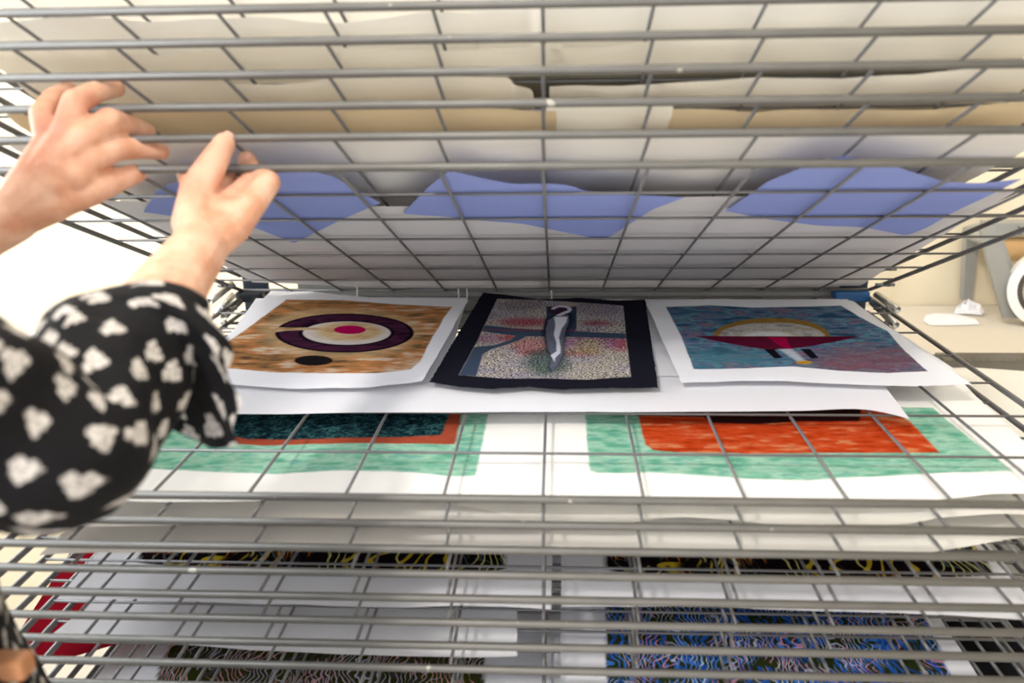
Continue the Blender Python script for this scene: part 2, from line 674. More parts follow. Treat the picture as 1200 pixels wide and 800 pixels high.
def sheet(name, pl, front, rear, mat, label, cat='paper', group=None, lift=.0042, amp=.0015, curl=.004, nu=60, nv=24, seed=0, ink=None, inkcol=(.85, .85, .87), edge=0., lip=0.):
    f = np.array([pl.hit(x, y, lift + (lip * .7 + curl * .5 + amp if lip else 0)) for x, y in front])
    f = resample(f, nu)
    if hasattr(rear, '__len__'):
        r = resample(np.array([pl.hit(x, y, lift) for x, y in rear]), nu)
    else:
        r = f.copy()
        r[:, 1] = rear
    w = np.linspace(0, 1, nv)[None, :, None]
    g = f[:, None, :] * (1 - w) + r[:, None, :] * w
    X, V = g[..., 0], g[..., 1]
    if edge:     # torn or deckled edges
        jit = (fbm(X * 220, V * 220, seed + 11, 3) - .5) * edge
        ww = np.linspace(0, 1, nv)[None, :]
        V = V + jit * ((ww == 0) | (ww == 1)) * 2
        uu = np.linspace(0, 1, nu)[:, None]
        X = X + jit * ((uu == 0) | (uu == 1)) * 2
    h = lift + amp * 2 * fbm(X * 9 + seed, V * 7 + 3, seed, 2)
    U_, W_ = np.meshgrid(np.linspace(0, 1, nu), np.linspace(0, 1, nv), indexing='ij')
    ed = np.maximum(np.exp(-W_ * 9), np.maximum(np.exp(-U_ * 9), np.exp(-(1 - U_) * 9)))
    ed = np.maximum(ed, .5 * np.exp(-(1 - W_) * 9))
    h = h + curl * ed * np.clip(fbm(X * 11 + 5, V * 11 + seed, seed + 3, 2) * 2 - .55, 0, 2)
    if lip:      # the free edge turns up a little
        dist = V[:, :1] - V
        h = h + lip * np.exp(-dist / .011) * np.clip(fbm(X * 6 + seed * 3, V * 0 + seed, seed + 9, 3) * 2.4 - .5, 0, 2)
    P = pl.pt(X, V, h)
    cen = P.reshape(-1, 3).mean(0)
    idx = np.arange(nu * nv).reshape(nu, nv)
    q = np.stack([idx[:-1, :-1], idx[1:, :-1], idx[1:, 1:], idx[:-1, 1:]], -1).reshape(-1, 4)
    me = bpy.data.meshes.new(name)
    me.from_pydata((P.reshape(-1, 3) - cen).tolist(), [], q.tolist())
    me.polygons.foreach_set('use_smooth', [True] * len(me.polygons))
    if ink:
        k = Ink(pl, X, V, lift, inkcol)
        ink(k)
        ca = me.color_attributes.new('ink', 'FLOAT_COLOR', 'POINT')
        ca.data.foreach_set('color', k.c.reshape(-1).astype(np.float32))
        fa = me.attributes.new('inked', 'FLOAT', 'POINT')
        fa.data.foreach_set('value', k.inked.reshape(-1).astype(np.float32))
    o = link(name, me, mat, None, cen)
    tag(o, label, cat, group)
    return o


WHITE = srgb(238, 238, 242)


def mottled(k, cols, sx, sy, seed, contrast=2.2):
    """several inks rolled over one another"""
    n = len(cols)
    t = np.clip((fbm(k.X * sx, k.V * sy, seed, 5) - .5) * contrast + .5, 0, .999) * (n - 1)
    i = t.astype(int)
    fr_ = (t - i)[..., None]
    cc = np.array(cols)
    return cc[i] * (1 - fr_) + cc[np.minimum(i + 1, n - 1)] * fr_


# --- the three prints on the open shelf
def ink_ring(k):
    artp = [(336, 352), (400, 352), (470, 358), (530, 361), (522, 372), (507, 395), (492, 425), (481, 434), (440, 438), (380, 439), (320, 437), (276, 433), (240, 431), (262, 405), (300, 378)]
    bgc = mottled(k, [srgb(104, 80, 56), srgb(144, 108, 72), srgb(170, 124, 80), srgb(192, 124, 74), srgb(200, 156, 116), srgb(214, 192, 168)], 30, 80, 3, 2.0)
    art = k.fill(artp, bgc, .001, .002)
    k.fill(k.ell(398, 391, 92, 30), srgb(208, 184, 140), .013, .012, .5, clip=art)
    k.fill(k.ell(405, 391, 70, 19), srgb(222, 212, 204), .004, 0, 1, clip=art)
    k.fill(k.ell(408, 389, 40, 11), mottled(k, [srgb(196, 150, 92), srgb(222, 196, 150)], 40, 80, 8), .008, .006, .9, clip=art)
    outer = k.sdf(k.ell(403.7, 390.7, 80, 22.6))
    inner = k.sdf(k.ell(406.3, 390.9, 53, 14.2))
    s = np.maximum(outer, -inner)
    gap = k.sdf([(315, 383), (342, 384.5), (364, 384), (372, 385.5), (352, 388), (330, 388.5), (318, 391)])
    s = np.maximum(s, -gap)
    ring = np.clip(.5 - s / .0018, 0, 1) * art
    k.paint(np.clip(.5 - (s - .002) / .002, 0, 1) * art, srgb(24, 18, 28))
    k.paint(np.clip(.5 - (s + .004) / .004, 0, 1) * art, mottled(k, [srgb(42, 22, 40), srgb(78, 38, 62), srgb(56, 30, 52)], 30, 60, 5))
    k.fill([(316, 383.5), (340, 384.6), (358, 384.2), (374, 384.6), (378, 386.5), (356, 387.6), (336, 388.2), (320, 390.5)], mottled(k, [srgb(168, 126, 80), srgb(212, 184, 146)], 60, 120, 9), .0015, .002, clip=art)
    k.fill(k.ell(410, 387, 18.8, 5.1), srgb(176, 18, 84), .001)
    k.fill(k.ell(367.5, 423.3, 22.5, 6.2), srgb(34, 30, 32), .001)


def ink_serpent(k):
    art = k.fill([(583, 351), (660, 354), (730, 359), (734, 400), (739, 443), (690, 446), (640, 444), (590, 444), (538, 440), (560, 400), (574, 370)],
                 mottled(k, [srgb(214, 206, 196), srgb(226, 214, 200), srgb(206, 198, 206)], 20, 20, 4), .0008, .001, grain=.9)
    for (cx, cy, rx, ry, c, a) in ((615, 378, 30, 5, srgb(206, 70, 100), .8), (700, 379, 18, 3, srgb(170, 40, 70), .8), (570, 398, 26, 5, srgb(206, 150, 180), .7),
                                   (598, 396, 8, 4, srgb(210, 40, 60), .8), (625, 405, 28, 8, srgb(226, 120, 120), .6), (625, 414, 16, 3, srgb(214, 60, 60), .7),
                                   (694, 402, 40, 8, srgb(200, 90, 190), .6), (728, 404, 9, 8, srgb(214, 60, 80), .7), (680, 414, 22, 4, srgb(210, 90, 80), .6),
                                   (690, 405, 18, 9, srgb(232, 222, 150), .6), (640, 425, 26, 16, srgb(70, 110, 106), .8), (700, 362, 30, 8, srgb(150, 130, 170), .5),
                                   (610, 358, 28, 6, srgb(140, 120, 150), .5)):
        k.fill(k.ell(cx, cy, rx, ry), c, .012, .01, a, clip=art, seed=int(cx))
    slate = srgb(62, 76, 96)
    kw = dict(soft=.001, grain=0, clip=art)
    k.fill([(566, 382), (600, 385), (640, 387), (735, 391), (735, 397), (660, 395), (612, 395), (575, 391), (560, 389)], slate, **kw)
    k.fill([(625, 388), (612, 398), (596, 404), (576, 410), (566, 416), (557, 446), (534, 446), (552, 408), (580, 405), (598, 399), (606, 392)], slate, **kw)
    k.fill([(640, 360), (676, 360), (676, 385), (668, 396), (660, 385), (646, 384), (636, 390), (640, 372)], srgb(52, 66, 88), **kw)
    k.fill(k.ell(636, 387.5, 70, .8), srgb(150, 50, 60), .002, 0, .6, clip=art)
    body = [(642, 376), (652, 370), (666, 370), (667, 378), (662, 390), (660, 405), (660, 416), (654, 428), (647, 435), (644, 430), (647, 420), (642, 410), (640, 395), (640, 385)]
    k.fill([(x + (x - 652) * .35, y + (y - 400) * .05) for x, y in body], srgb(34, 40, 54), .004, .002, grain=.3, clip=art)
    k.fill(body, srgb(112, 116, 134), .001, .002, grain=.4)
    k.fill([(649, 372), (665, 372), (664, 378), (658, 386), (655, 396), (657, 408), (657, 414), (651, 420), (650, 425), (645, 417), (652, 412), (652, 402), (649, 392), (651, 382)], srgb(226, 228, 240), .001, .001, grain=0)
    hook = k.ell(658, 363.5, 12, 5, 180, 400, 20) + [(656, 371.5), (651, 370.5), (660, 366.5)] + k.ell(658, 363.5, 7.5, 2.6, 400, 180, 20)
    k.fill(k.ell(656, 364, 14, 6), srgb(60, 30, 50), .003, 0, .8, grain=0, clip=art)
    k.fill(hook, srgb(214, 206, 222), .001, 0, grain=0)


def ink_dome(k):
    art = k.fill([(780, 361), (830, 359), (880, 361), (940, 360), (985, 359), (1005, 372), (1040, 390), (1060, 412), (1087, 436), (1040, 438), (990, 436), (930, 431), (870, 433), (813, 434), (806, 415), (798, 395)],
                 mottled(k, [srgb(58, 82, 116), srgb(70, 124, 150), srgb(110, 102, 142), srgb(104, 158, 170), srgb(82, 94, 138), srgb(142, 118, 132)], 30, 64, 12, 2.2), .0008, .0015, grain=.25)
    k.fill(k.ell(1020, 425, 75, 16), srgb(136, 84, 92), .03, .02, .7, clip=art)
    k.fill(k.ell(860, 420, 60, 12), srgb(78, 136, 150), .03, .03, .6, clip=art)
    dome = k.ell(904, 395, 68, 22, 180, 360)
    k.fill(dome, srgb(156, 122, 58), .001, .002, grain=.25)
    k.fill(k.ell(904, 395.5, 62, 17, 180, 360), mottled(k, [srgb(180, 170, 150), srgb(206, 202, 200), srgb(150, 150, 140)], 40, 60, 6), .002, .004, grain=.4)
    k.fill(k.ell(900, 395, 30, 6, 180, 360), srgb(222, 222, 226), .006, .004, .8, grain=.1)
    k.fill([(813, 395), (1007, 395), (985, 400), (955, 406), (925, 410), (905, 411), (880, 408), (845, 402)], srgb(96, 22, 50), .001, .001, grain=.15)
    k.fill([(899, 396), (921, 396), (929, 412.5), (915, 407)], srgb(158, 16, 66), .001, grain=0)
    k.fill([(912.5, 410), (928, 410), (946, 425.6), (935, 425.6)], srgb(206, 214, 226), .003, .002, .85, grain=.1)
    for dx in (0, 42.5):
        k.fill([(895 + dx, 410), (907 + dx, 410), (917 + dx, 420.5), (908 + dx, 421.5)], srgb(26, 24, 32), .001, grain=0)
    k.fill(k.ell(942, 426, 9.5, 2.1), srgb(190, 146, 50), .001, grain=0)


A_RING = art_paper('ring_print_ink', (500, 900, 500), thr=.9, streak=.2)
A_SERP = art_paper('serpent_print_ink', (330, 520, 330), thr=.49, streak=.1)
A_DOME = art_paper('dome_print_ink', (420, 700, 420), thr=.55, streak=.3)
A_WASH = art_paper('colour_wash_ink', (300, 500, 300), thr=.52, streak=.25)
L0 = LO[0]
# white backing sheets
sheet('backing_sheet', L0, [(170, 488), (270, 486), (450, 484.5), (640, 483.5), (850, 483), (950, 482), (990, 480), (1015, 480.5), (1040, 485), (1066, 492)],
      [(230, 420), (640, 420), (1012, 420)], M['p_white'], 'long white backing sheet along the open shelf under the prints', 'paper', lift=.0042, amp=.0006, curl=.0008, seed=3)
sheet('backing_sheet', L0, [(235, 442), (400, 441), (520, 441)], [(300, 350), (420, 349), (548, 349)], M['p_white'], 'white backing sheet under the orange ring print', 'paper', lift=.0062, amp=.0006, curl=.0006, seed=5)
sheet('backing_sheet', L0, [(690, 441), (820, 441), (1000, 444), (1100, 444), (1119, 438), (1117, 432)], [(700, 351), (850, 351), (985, 351), (1000, 353), (1006, 358), (1008, 362)],
      M['p_white'], 'white backing sheet with rounded corner under the blue dome print', 'paper', lift=.0062, amp=.0006, curl=.0012, seed=6)
sheet('backing_sheet', L0, [(560, 412), (700, 411.5), (830, 411)], [(590, 352), (700, 352), (800, 352)], M['p_white'], 'white backing sheet under the black bordered print', 'paper', lift=.0082, amp=.0005, curl=.0005, seed=8)
sheet('art_print', L0, [(212, 448), (278, 452), (350, 457), (430, 457.5), (470, 453), (495, 449)], [(318, 343), (350, 341), (390, 345), (430, 349), (490, 350), (549, 353)],
      A_RING, 'print of a dark open ring around a magenta dot on mottled orange', 'print', lift=.011, amp=.001, curl=.0028, nu=300, nv=240, seed=21, ink=ink_ring, inkcol=WHITE, edge=.0015)
sheet('art_print', L0, [(503, 450), (540, 455), (575, 458), (620, 454), (660, 458), (710, 456), (771, 455)], [(566, 344), (590, 346), (630, 352), (680, 350), (720, 353), (756, 352)],
      A_SERP, 'black bordered print of a white curling figure on speckled ground', 'print', lift=.0135, amp=.001, curl=.0022, nu=300, nv=260, seed=24, ink=ink_serpent, inkcol=srgb(30, 30, 40), edge=.0015)
sheet('art_print', L0, [(799, 451), (860, 449), (920, 449), (990, 452), (1060, 455), (1138, 453)], [(756, 355), (800, 353), (850, 352), (900, 353), (940, 351), (993, 352)],
      A_DOME, 'print of a gold rimmed dome over a crimson bowl on blue', 'print', lift=.0125, amp=.0012, curl=.003, nu=320, nv=240, seed=29, ink=ink_dome, inkcol=WHITE, edge=.0015)


# --- the two large washes on the shelf just below
def green(k, seed):
    return mottled(k, [srgb(104, 176, 150), srgb(140, 200, 172), srgb(172, 214, 190), srgb(124, 190, 170)], 45, 100, seed, 2.0)


def ink_wash_dark(k):
    art = k.fill([(60, 420), (581, 420), (572, 486), (557, 559), (530, 559), (480, 554), (400, 552), (320, 556), (250, 554), (170, 550), (60, 548)], green(k, 41), .001, .002, grain=.06)
    k.fill([(240, 430), (552, 430), (541, 487), (533, 521), (500, 521), (420, 520), (360, 521), (310, 523), (270, 520), (232, 514), (228, 505)], srgb(176, 82, 58), .0012, .003, clip=art)
    k.fill([(262, 430), (536, 430), (526, 487), (517, 510), (470, 513), (400, 514), (340, 516), (290, 515), (262, 511), (252, 500)],
           mottled(k, [srgb(12, 30, 38), srgb(28, 66, 76), srgb(16, 38, 48), srgb(70, 124, 126), srgb(24, 50, 60)], 150, 260, 42, 2.6), .0014, .003, grain=.35, clip=art)


def ink_wash_orange(k):
    art = k.fill([(683, 440), (1062, 478), (1093, 478.5), (1140, 517), (1186, 553), (1120, 554), (1060, 557), (1000, 560), (940, 563), (880, 562), (820, 558), (760, 555), (700, 556), (691, 553), (688, 520)], green(k, 45), .001, .002, grain=.05)
    k.fill([(740, 450), (1020, 465), (1067, 495), (1101, 531), (1000, 531), (900, 532), (790, 531), (765, 528), (756, 521), (748, 490)],
           mottled(k, [srgb(176, 56, 22), srgb(204, 74, 32), srgb(206, 80, 42), srgb(218, 136, 92)], 45, 150, 46, 2.0), .0012, .002, clip=art)
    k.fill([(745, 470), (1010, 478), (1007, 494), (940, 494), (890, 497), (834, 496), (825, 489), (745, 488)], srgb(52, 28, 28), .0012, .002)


sheet('art_print', LO[1], [(30, 588), (170, 589), (300, 589), (370, 582), (400, 581), (450, 585), (560, 590), (640, 592)], [(180, 425), (400, 425), (639, 425)],
      A_WASH, 'large green wash print with teal block edged in red, lying under the open shelf', 'print', lift=.0042, amp=.0008, curl=.002, nu=300, nv=200, seed=31, ink=ink_wash_dark, inkcol=srgb(244, 243, 240))
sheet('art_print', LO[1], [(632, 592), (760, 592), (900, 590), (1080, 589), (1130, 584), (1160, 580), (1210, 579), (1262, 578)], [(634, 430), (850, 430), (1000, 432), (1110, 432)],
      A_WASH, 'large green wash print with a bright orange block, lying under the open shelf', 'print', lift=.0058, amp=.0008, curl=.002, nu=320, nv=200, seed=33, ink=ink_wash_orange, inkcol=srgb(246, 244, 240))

# --- sheets on the lower shelves
sheet('paper_sheet', LO[2], [(-40, 620), (150, 618), (300, 616), (460, 616), (612, 616)], .25, M['p_stone'], 'grey blank sheet two shelves down, beneath the teal wash print', 'paper', 'blank sheets on lower shelves', seed=41, curl=.002)
sheet('paper_sheet', LO[2], [(536, 597), (560, 599), (585, 604), (605, 612), (640, 617), (730, 617), (760, 612), (800, 609), (850, 612), (900, 617), (1060, 618), (1100, 610), (1160, 606), (1260, 607)],
      .25, M['p_ivory'], 'ivory blank sheet two shelves down, beneath the orange wash print', 'paper', 'blank sheets on lower shelves', lift=.006, seed=43, curl=.002)
sheet('paper_sheet', LO[3], [(46, 652), (200, 650), (420, 649), (655, 650)], .25, M['p_stone'], 'greyish blank sheet on third shelf down, teal print side', 'paper', 'blank sheets on lower shelves', seed=45, curl=.002)
sheet('paper_sheet', LO[3], [(645, 651), (800, 651), (1000, 652), (1080, 651), (1130, 645), (1200, 632), (1240, 628)], .25, M['p_ivory'], 'ivory blank sheet on third shelf down, orange print side', 'paper', 'blank sheets on lower shelves', lift=.006, seed=47, curl=.002)


def ink_rect(pts):
    def f(k):
        k.fill(pts, (.1, .1, .1), .001, .003)
    return f


S_YEL = swirl_ink('yellow_line_print', srgb(30, 20, 26), [(srgb(70, 84, 84), 22, 1.3, .10, .5), (srgb(196, 170, 50), 15, .2, .07, .53), (srgb(206, 198, 120), 19, .7, .05, .57), (srgb(196, 116, 30), 34, 2.1, .12, .58)], 16)
S_BLUE = swirl_ink('blue_line_print', srgb(52, 62, 30), [(srgb(36, 84, 170), 26, .4, .30, .44), (srgb(60, 120, 200), 40, 1.9, .16, .48), (srgb(206, 150, 176), 38, 1.1, .05, .53), (srgb(190, 200, 220), 46, 2.6, .05, .53)], 18)
S_OLIVE = swirl_ink('olive_line_print', srgb(64, 70, 26), [(srgb(70, 64, 66), 24, .5, .25, .45), (srgb(206, 150, 152), 34, 1.2, .07, .5), (srgb(196, 190, 206), 42, 2.2, .06, .5)], 16)
sheet('art_print', LO[6], [(66, 703), (160, 705), (260, 708), (380, 712), (500, 714), (590, 713), (646, 716)], [(150, 610), (400, 615), (648, 620)], S_YEL,
      'yellow lines on black print with wide white margin, directly above the white face-down sheet', 'print', seed=51, curl=.002, nu=140, nv=80,
      ink=ink_rect([(190, 600), (592, 600), (592, 668), (560, 672), (420, 675), (330, 673), (230, 669), (160, 660)]))
sheet('art_print', LO[6], [(658, 713), (760, 712), (900, 716), (1000, 718), (1080, 723), (1150, 727), (1230, 730)], [(657, 615), (900, 620), (1150, 630)], S_YEL,
      'yellow lines on black print with wide white margin, directly above the blue line print', 'print', seed=53, curl=.002, nu=140, nv=80,
      ink=ink_rect([(708, 600), (1120, 605), (1166, 677), (1060, 678), (900, 677), (780, 674), (720, 671), (709, 668)]))
sheet('paper_sheet', LO[8], [(58, 748), (200, 756), (300, 764), (400, 769), (560, 772), (606, 770)], [(130, 690), (400, 695), (606, 700)], M['p_white'],
      'white sheet lying face down above the olive line print', 'paper', seed=55, curl=.0015)
sheet('art_print', LO[9], [(657, 840), (900, 845), (1180, 850)], [(657, 690), (900, 690), (1080, 690)], S_BLUE, 'print of tangled blue and pink lines with grey margins', 'print', seed=57, curl=.001, nu=140, nv=100,
      ink=ink_rect([(709, 660), (1060, 660), (1128, 830), (711, 830)]))
sheet('art_print', LO[11], [(60, 850), (300, 850), (664, 850)], [(160, 735), (400, 735), (664, 735)], S_OLIVE, 'print of tangled pink lines on olive green', 'print', seed=59, curl=.001, nu=140, nv=100,
      ink=ink_rect([(205, 745), (500, 752), (568, 752), (566, 835), (165, 835)]))
sheet('art_print', LO[10], [(-10, 792), (60, 778), (150, 752), (260, 752)], [(88, 640), (120, 640), (200, 640), (300, 640)], M['p_red'], 'dark red print sticking out on a low shelf by the dress', 'print', seed=61, curl=.001)
sheet('paper_sheet', LO[12], [(1060, 850), (1300, 850)], [(1000, 690), (1180, 690)], M['p_black'], 'black sheet low in the rack beyond the blue line print', 'paper', seed=63, curl=.001)
sheet('paper_sheet', LO[13], [(100, 900), (600, 900), (1060, 900)], .2, M['p_dim'], 'blue grey sheet on one of the lowest visible shelves', 'paper', seed=65, curl=.001)

# --- sheets on the lifted shelves, seen from below
sheet('coloured_sheet', UP[0], [(168, 250), (185, 222), (230, 205), (300, 197), (350, 199), (390, 207), (420, 224), (446, 238)], [(168, 250), (215, 256), (260, 262), (300, 268), (345, 286), (372, 272), (400, 258), (446, 238)],
      M['p_blue'], 'cornflower blue sheet on lowest lifted shelf behind the hands', 'paper', 'blue sheets', lift=.0038, amp=.0004, curl=.001, seed=71)
sheet('coloured_sheet', UP[0], [(472, 251), (500, 222), (527, 201), (560, 209), (600, 217), (640, 216), (665, 218), (690, 226), (740, 230), (802, 233)],
      [(472, 251), (520, 254), (560, 259), (610, 262), (650, 270), (700, 280), (714, 278), (740, 262), (765, 246), (802, 233)],
      M['p_blue'], 'cornflower blue sheet on lowest lifted shelf above the black bordered print', 'paper', 'blue sheets', lift=.0038, amp=.0004, curl=.001, seed=72)
sheet('coloured_sheet', UP[0], [(850, 248), (900, 214), (945, 196), (985, 183), (1030, 190), (1070, 203), (1110, 215), (1150, 216), (1198, 211)],
      [(850, 248), (900, 258), (960, 265), (1010, 266), (1062, 277), (1085, 268), (1115, 250), (1150, 234), (1198, 211)],
      M['p_blue'], 'cornflower blue sheet on lowest lifted shelf above the dome print', 'paper', 'blue sheets', lift=.0038, amp=.0004, curl=.001, seed=73)
sheet('newsprint_sheet', UP[0], [(112, 236), (300, 240), (440, 243), (560, 243), (652, 243)], [(296, 331), (450, 339), (640, 343)], M['p_grey'],
      'crinkled grey sheet on lowest lifted shelf above ring print', 'paper', 'grey sheets', lift=.006, amp=.001, curl=.002, seed=74)
sheet('newsprint_sheet', UP[0], [(630, 240), (760, 235), (820, 233), (880, 233), (1000, 228), (1100, 226), (1192, 224)], [(632, 343), (800, 344), (930, 344), (1003, 339)], M['p_grey'],
      'crinkled grey sheet on lowest lifted shelf above dome print', 'paper', 'grey sheets', lift=.0075, amp=.001, curl=.002, seed=75)


def upper(k, front, mat, label, seed, edge=0.0008, lift=.0045, curl=.005):
    sheet('paper_sheet', UP[k], front, .06, mat, label, 'paper', 'sheets on the lifted shelves', lift=lift, amp=.002, curl=curl, seed=seed, edge=edge, nu=110, nv=120, lip=.0075)


upper(1, [(6, 166), (200, 162), (400, 161), (560, 161), (660, 161)], M['p_stone'], 'stone grey sheet on second lifted shelf, over the hands side', 81)
upper(1, [(640, 160), (800, 158), (1000, 155), (1120, 154), (1230, 152)], M['p_stone'], 'stone grey sheet on second lifted shelf, over the dome print side', 82, lift=.006)
upper(2, [(8, 131), (200, 128), (330, 126), (500, 126), (652, 126)], M['p_kraft'], 'tan kraft sheet on third lifted shelf, over the hands side', 83)
upper(2, [(640, 123), (700, 123), (762, 123), (790, 121)], M['p_cream'], 'cream sheet between two tan sheets on third lifted shelf', 84, lift=.0042)
upper(2, [(735, 126), (800, 126), (900, 124), (1050, 121), (1230, 116)], M['p_kraft'], 'tan kraft sheet on third lifted shelf, over the dome print side', 85, lift=.006)
upper(3, [(18, 92), (200, 90), (350, 89), (500, 89), (598, 91), (602, 99), (622, 102), (625, 108)], M['p_cream'], 'cream sheet with stepped corner on fourth lifted shelf', 86)
upper(3, [(644, 104), (700, 103), (760, 101), (820, 94), (890, 87), (940, 88), (985, 91), (1020, 89), (1070, 91), (1110, 88), (1150, 83), (1230, 77)], M['p_cream'], 'cream sheet with rippled edge on fourth lifted shelf', 87)
upper(4, [(-25, 62), (100, 61), (180, 59), (215, 54), (265, 49), (340, 50), (420, 51), (520, 53), (640, 49), (660, 48)], M['p_cream'], 'cream sheet with torn edge on fifth lifted shelf, over the hands side', 88, edge=.006)
upper(4, [(645, 47), (800, 45), (950, 42), (1100, 38), (1240, 30)], M['p_cream'], 'cream sheet on fifth lifted shelf, over the dome print side', 89, lift=.008)
sheet('paper_sheet', UP[4], [(596, 90), (720, 88), (900, 85), (1010, 83), (1220, 76)], .2, M['p_gap_shade'], 'taupe sheet added to darken the shaded gap, set back on fifth lifted shelf', 'paper', 'sheets on the lifted shelves', lift=.0036, amp=.0004, curl=.0004, seed=95)  # added layer, its dark colour deepens the shaded gap under the cream sheet
upper(5, [(-25, 22), (140, 21), (260, 22), (400, 21), (460, 18), (550, 14), (556, 20)], M['p_ivory'], 'ivory sheet on sixth lifted shelf, over the hands side', 90)
upper(5, [(550, 12), (680, 6), (800, 3), (1000, 0), (1240, -10)], M['p_ivory'], 'ivory sheet on sixth lifted shelf, over the dome print side', 91, lift=.006)
upper(6, [(-30, -18), (300, -22), (620, -28)], M['p_ivory'], 'ivory sheet on seventh lifted shelf, over the hands side', 92)
upper(6, [(630, -28), (900, -34), (1260, -44)], M['p_ivory'], 'ivory sheet on seventh lifted shelf, over the dome print side', 93)

# ------------------------------------------------------------------ things behind the rack
# roll holder with kraft paper
b0 = at_height(1141, 352, TABLE_Z)
hold = empty('roll_holder', (.99, 1.93, TABLE_Z))
tag(hold, 'grey metal roll holder with slanting legs on the workbench by the back wall', 'roll holder')


def plate(pix, yy, th):
    """flat metal bar, outline given on the vertical plane y = yy, th thick"""
    q = [at_wall(x, y, yy) for x, y in pix]
    mb = MB()
    n = len(q)
    v = [p for p in q] + [p + np.array([0, th, 0]) for p in q]
    f = [tuple(range(n)), tuple(range(2 * n - 1, n - 1, -1))] + [(i, (i + 1) % n, n + (i + 1) % n, n + i) for i in range(n)]
    return mb.add(v, f)


zt = lambda x, yy: None
child(plate([(1133, 268), (1158, 262), (1163, 275), (1147, 290), (1140, 351.5), (1129, 351.5)], 1.965, .02), 'back_leg', M['grey_metal'], hold)
child(plate([(1150, 270), (1156, 260), (1166, 264), (1182, 312), (1199, 368), (1194, 373), (1177, 373), (1160, 316)], 1.835, .012), 'front_leg', M['grey_metal'], hold)
child(plate([(1165, 263), (1172, 268), (1193, 330), (1188, 335)], 1.86, .03), 'brace', M['grey_metal'], hold)
a = at_wall(1163, 292, 1.93)
child(MB().tube([a, a + np.array([.55, 0, 0])], .026, 24), 'paper_roll', M['kraft_roll'], hold, True)
a = at_wall(1160, 269, 1.91)
child(MB().box(a + np.array([0, 0, -.012]), a + np.array([.6, .05, .014])), 'rail', M['grey_metal'], hold)
child(MB().tube([at_wall(1195, 274, 1.90), at_wall(1195, 274, 1.90) + np.array([0, -.004, .012]), at_wall(1190, 272, 1.90) + np.array([0, -.01, .012])], .0025, 8), 'hook', M['hub'], hold)
a = at_wall(1160, 283, 1.84)
child(MB().tube([a, a + np.array([0, .09, 0])], .012, 16), 'pivot', M['grey_metal'], hold, True)
a = a + np.array([.56, 0, 0])
child(plate([(1500, 270), (1520, 270), (1560, 372), (1535, 372)], 1.835, .02), 'end_leg', M['grey_metal'], hold)

# reel of white tape standing on edge
tr = empty('tape_reel', at_height(1222, 372, TABLE_Z))
tag(tr, 'white tape reel standing on edge beside the roll holder leg', 'tape reel')
c0 = at_wall(1233, 338, 1.815)
RR = c0[2] - TABLE_Z
ax = np.array([-.35, -.93, 0])
ax /= np.linalg.norm(ax)
child(MB().pipe(c0 - ax * .02, c0 + ax * .02, RR, RR * .78, 48), 'tape', M['tape'], tr)
child(MB().pipe(c0 - ax * .018, c0 + ax * .018, RR * .78, RR * .66, 40), 'core', M['hub'], tr)

# scraps of paper
def scrap(name, pix, label, h=.004, crumple=0., seed=1):
    q = np.array([at_height(x, y, TABLE_Z + .002) for x, y in pix])
    c = q.mean(0)
    mb = MB()
    rings = 6
    v = [c + np.array([0, 0, h])]
    rr = np.random.default_rng(seed)
    n = len(q)
    for r in range(1, rings + 1):
        for p in q:
            z = h * (1 - (r / rings) ** 2) + crumple * rr.random() * (1 if r < rings else .3)
            v.append(c + (p - c) * r / rings + np.array([0, 0, z]))
    f = [(0, 1 + k, 1 + (k + 1) % n) for k in range(n)]
    for r in range(rings - 1):
        for k in range(n):
            a_, b_ = 1 + r * n + k, 1 + r * n + (k + 1) % n
            f.append((a_, a_ + n, b_ + n, b_))
    return tag(mb.add(v, f).build(name, M['p_white'], None, origin=c), label, 'paper')


scrap('paper_scrap', [(1082, 376), (1085, 369), (1096, 367), (1122, 368), (1144, 374), (1148, 380), (1120, 381), (1090, 381)], 'flat torn white paper scrap on the workbench', .004, .001, 3)
scrap('paper_scrap', [(1117, 368), (1124, 361), (1130, 357), (1140, 359), (1154, 367), (1150, 370), (1133, 369)], 'crumpled white paper scrap on the workbench', .012, .014, 5)
a, b = at_height(1092, 412, TABLE_Z), at_height(1330, 412, TABLE_Z)
rl = MB().box((a[0], 1.575, TABLE_Z + .0002), (b[0], 1.625, TABLE_Z + .0026))
rlo = tag(rl.build('steel_ruler', M['ruler'], None, origin=((a[0] + b[0]) / 2, 1.6, TABLE_Z)), 'long steel ruler along the front edge of the workbench', 'ruler')
for i in range(28):
    x = a[0] + .012 + i * .01 * 1.35
    hh = .012 if i % 5 == 0 else .007
    o = MB().box((x, 1.577, TABLE_Z + .0026), (x + .0012, 1.577 + hh, TABLE_Z + .0029)).build('graduation', M['hub'], None)
    o.parent = rlo
    o.matrix_parent_inverse = Matrix.Translation(-rlo.location)
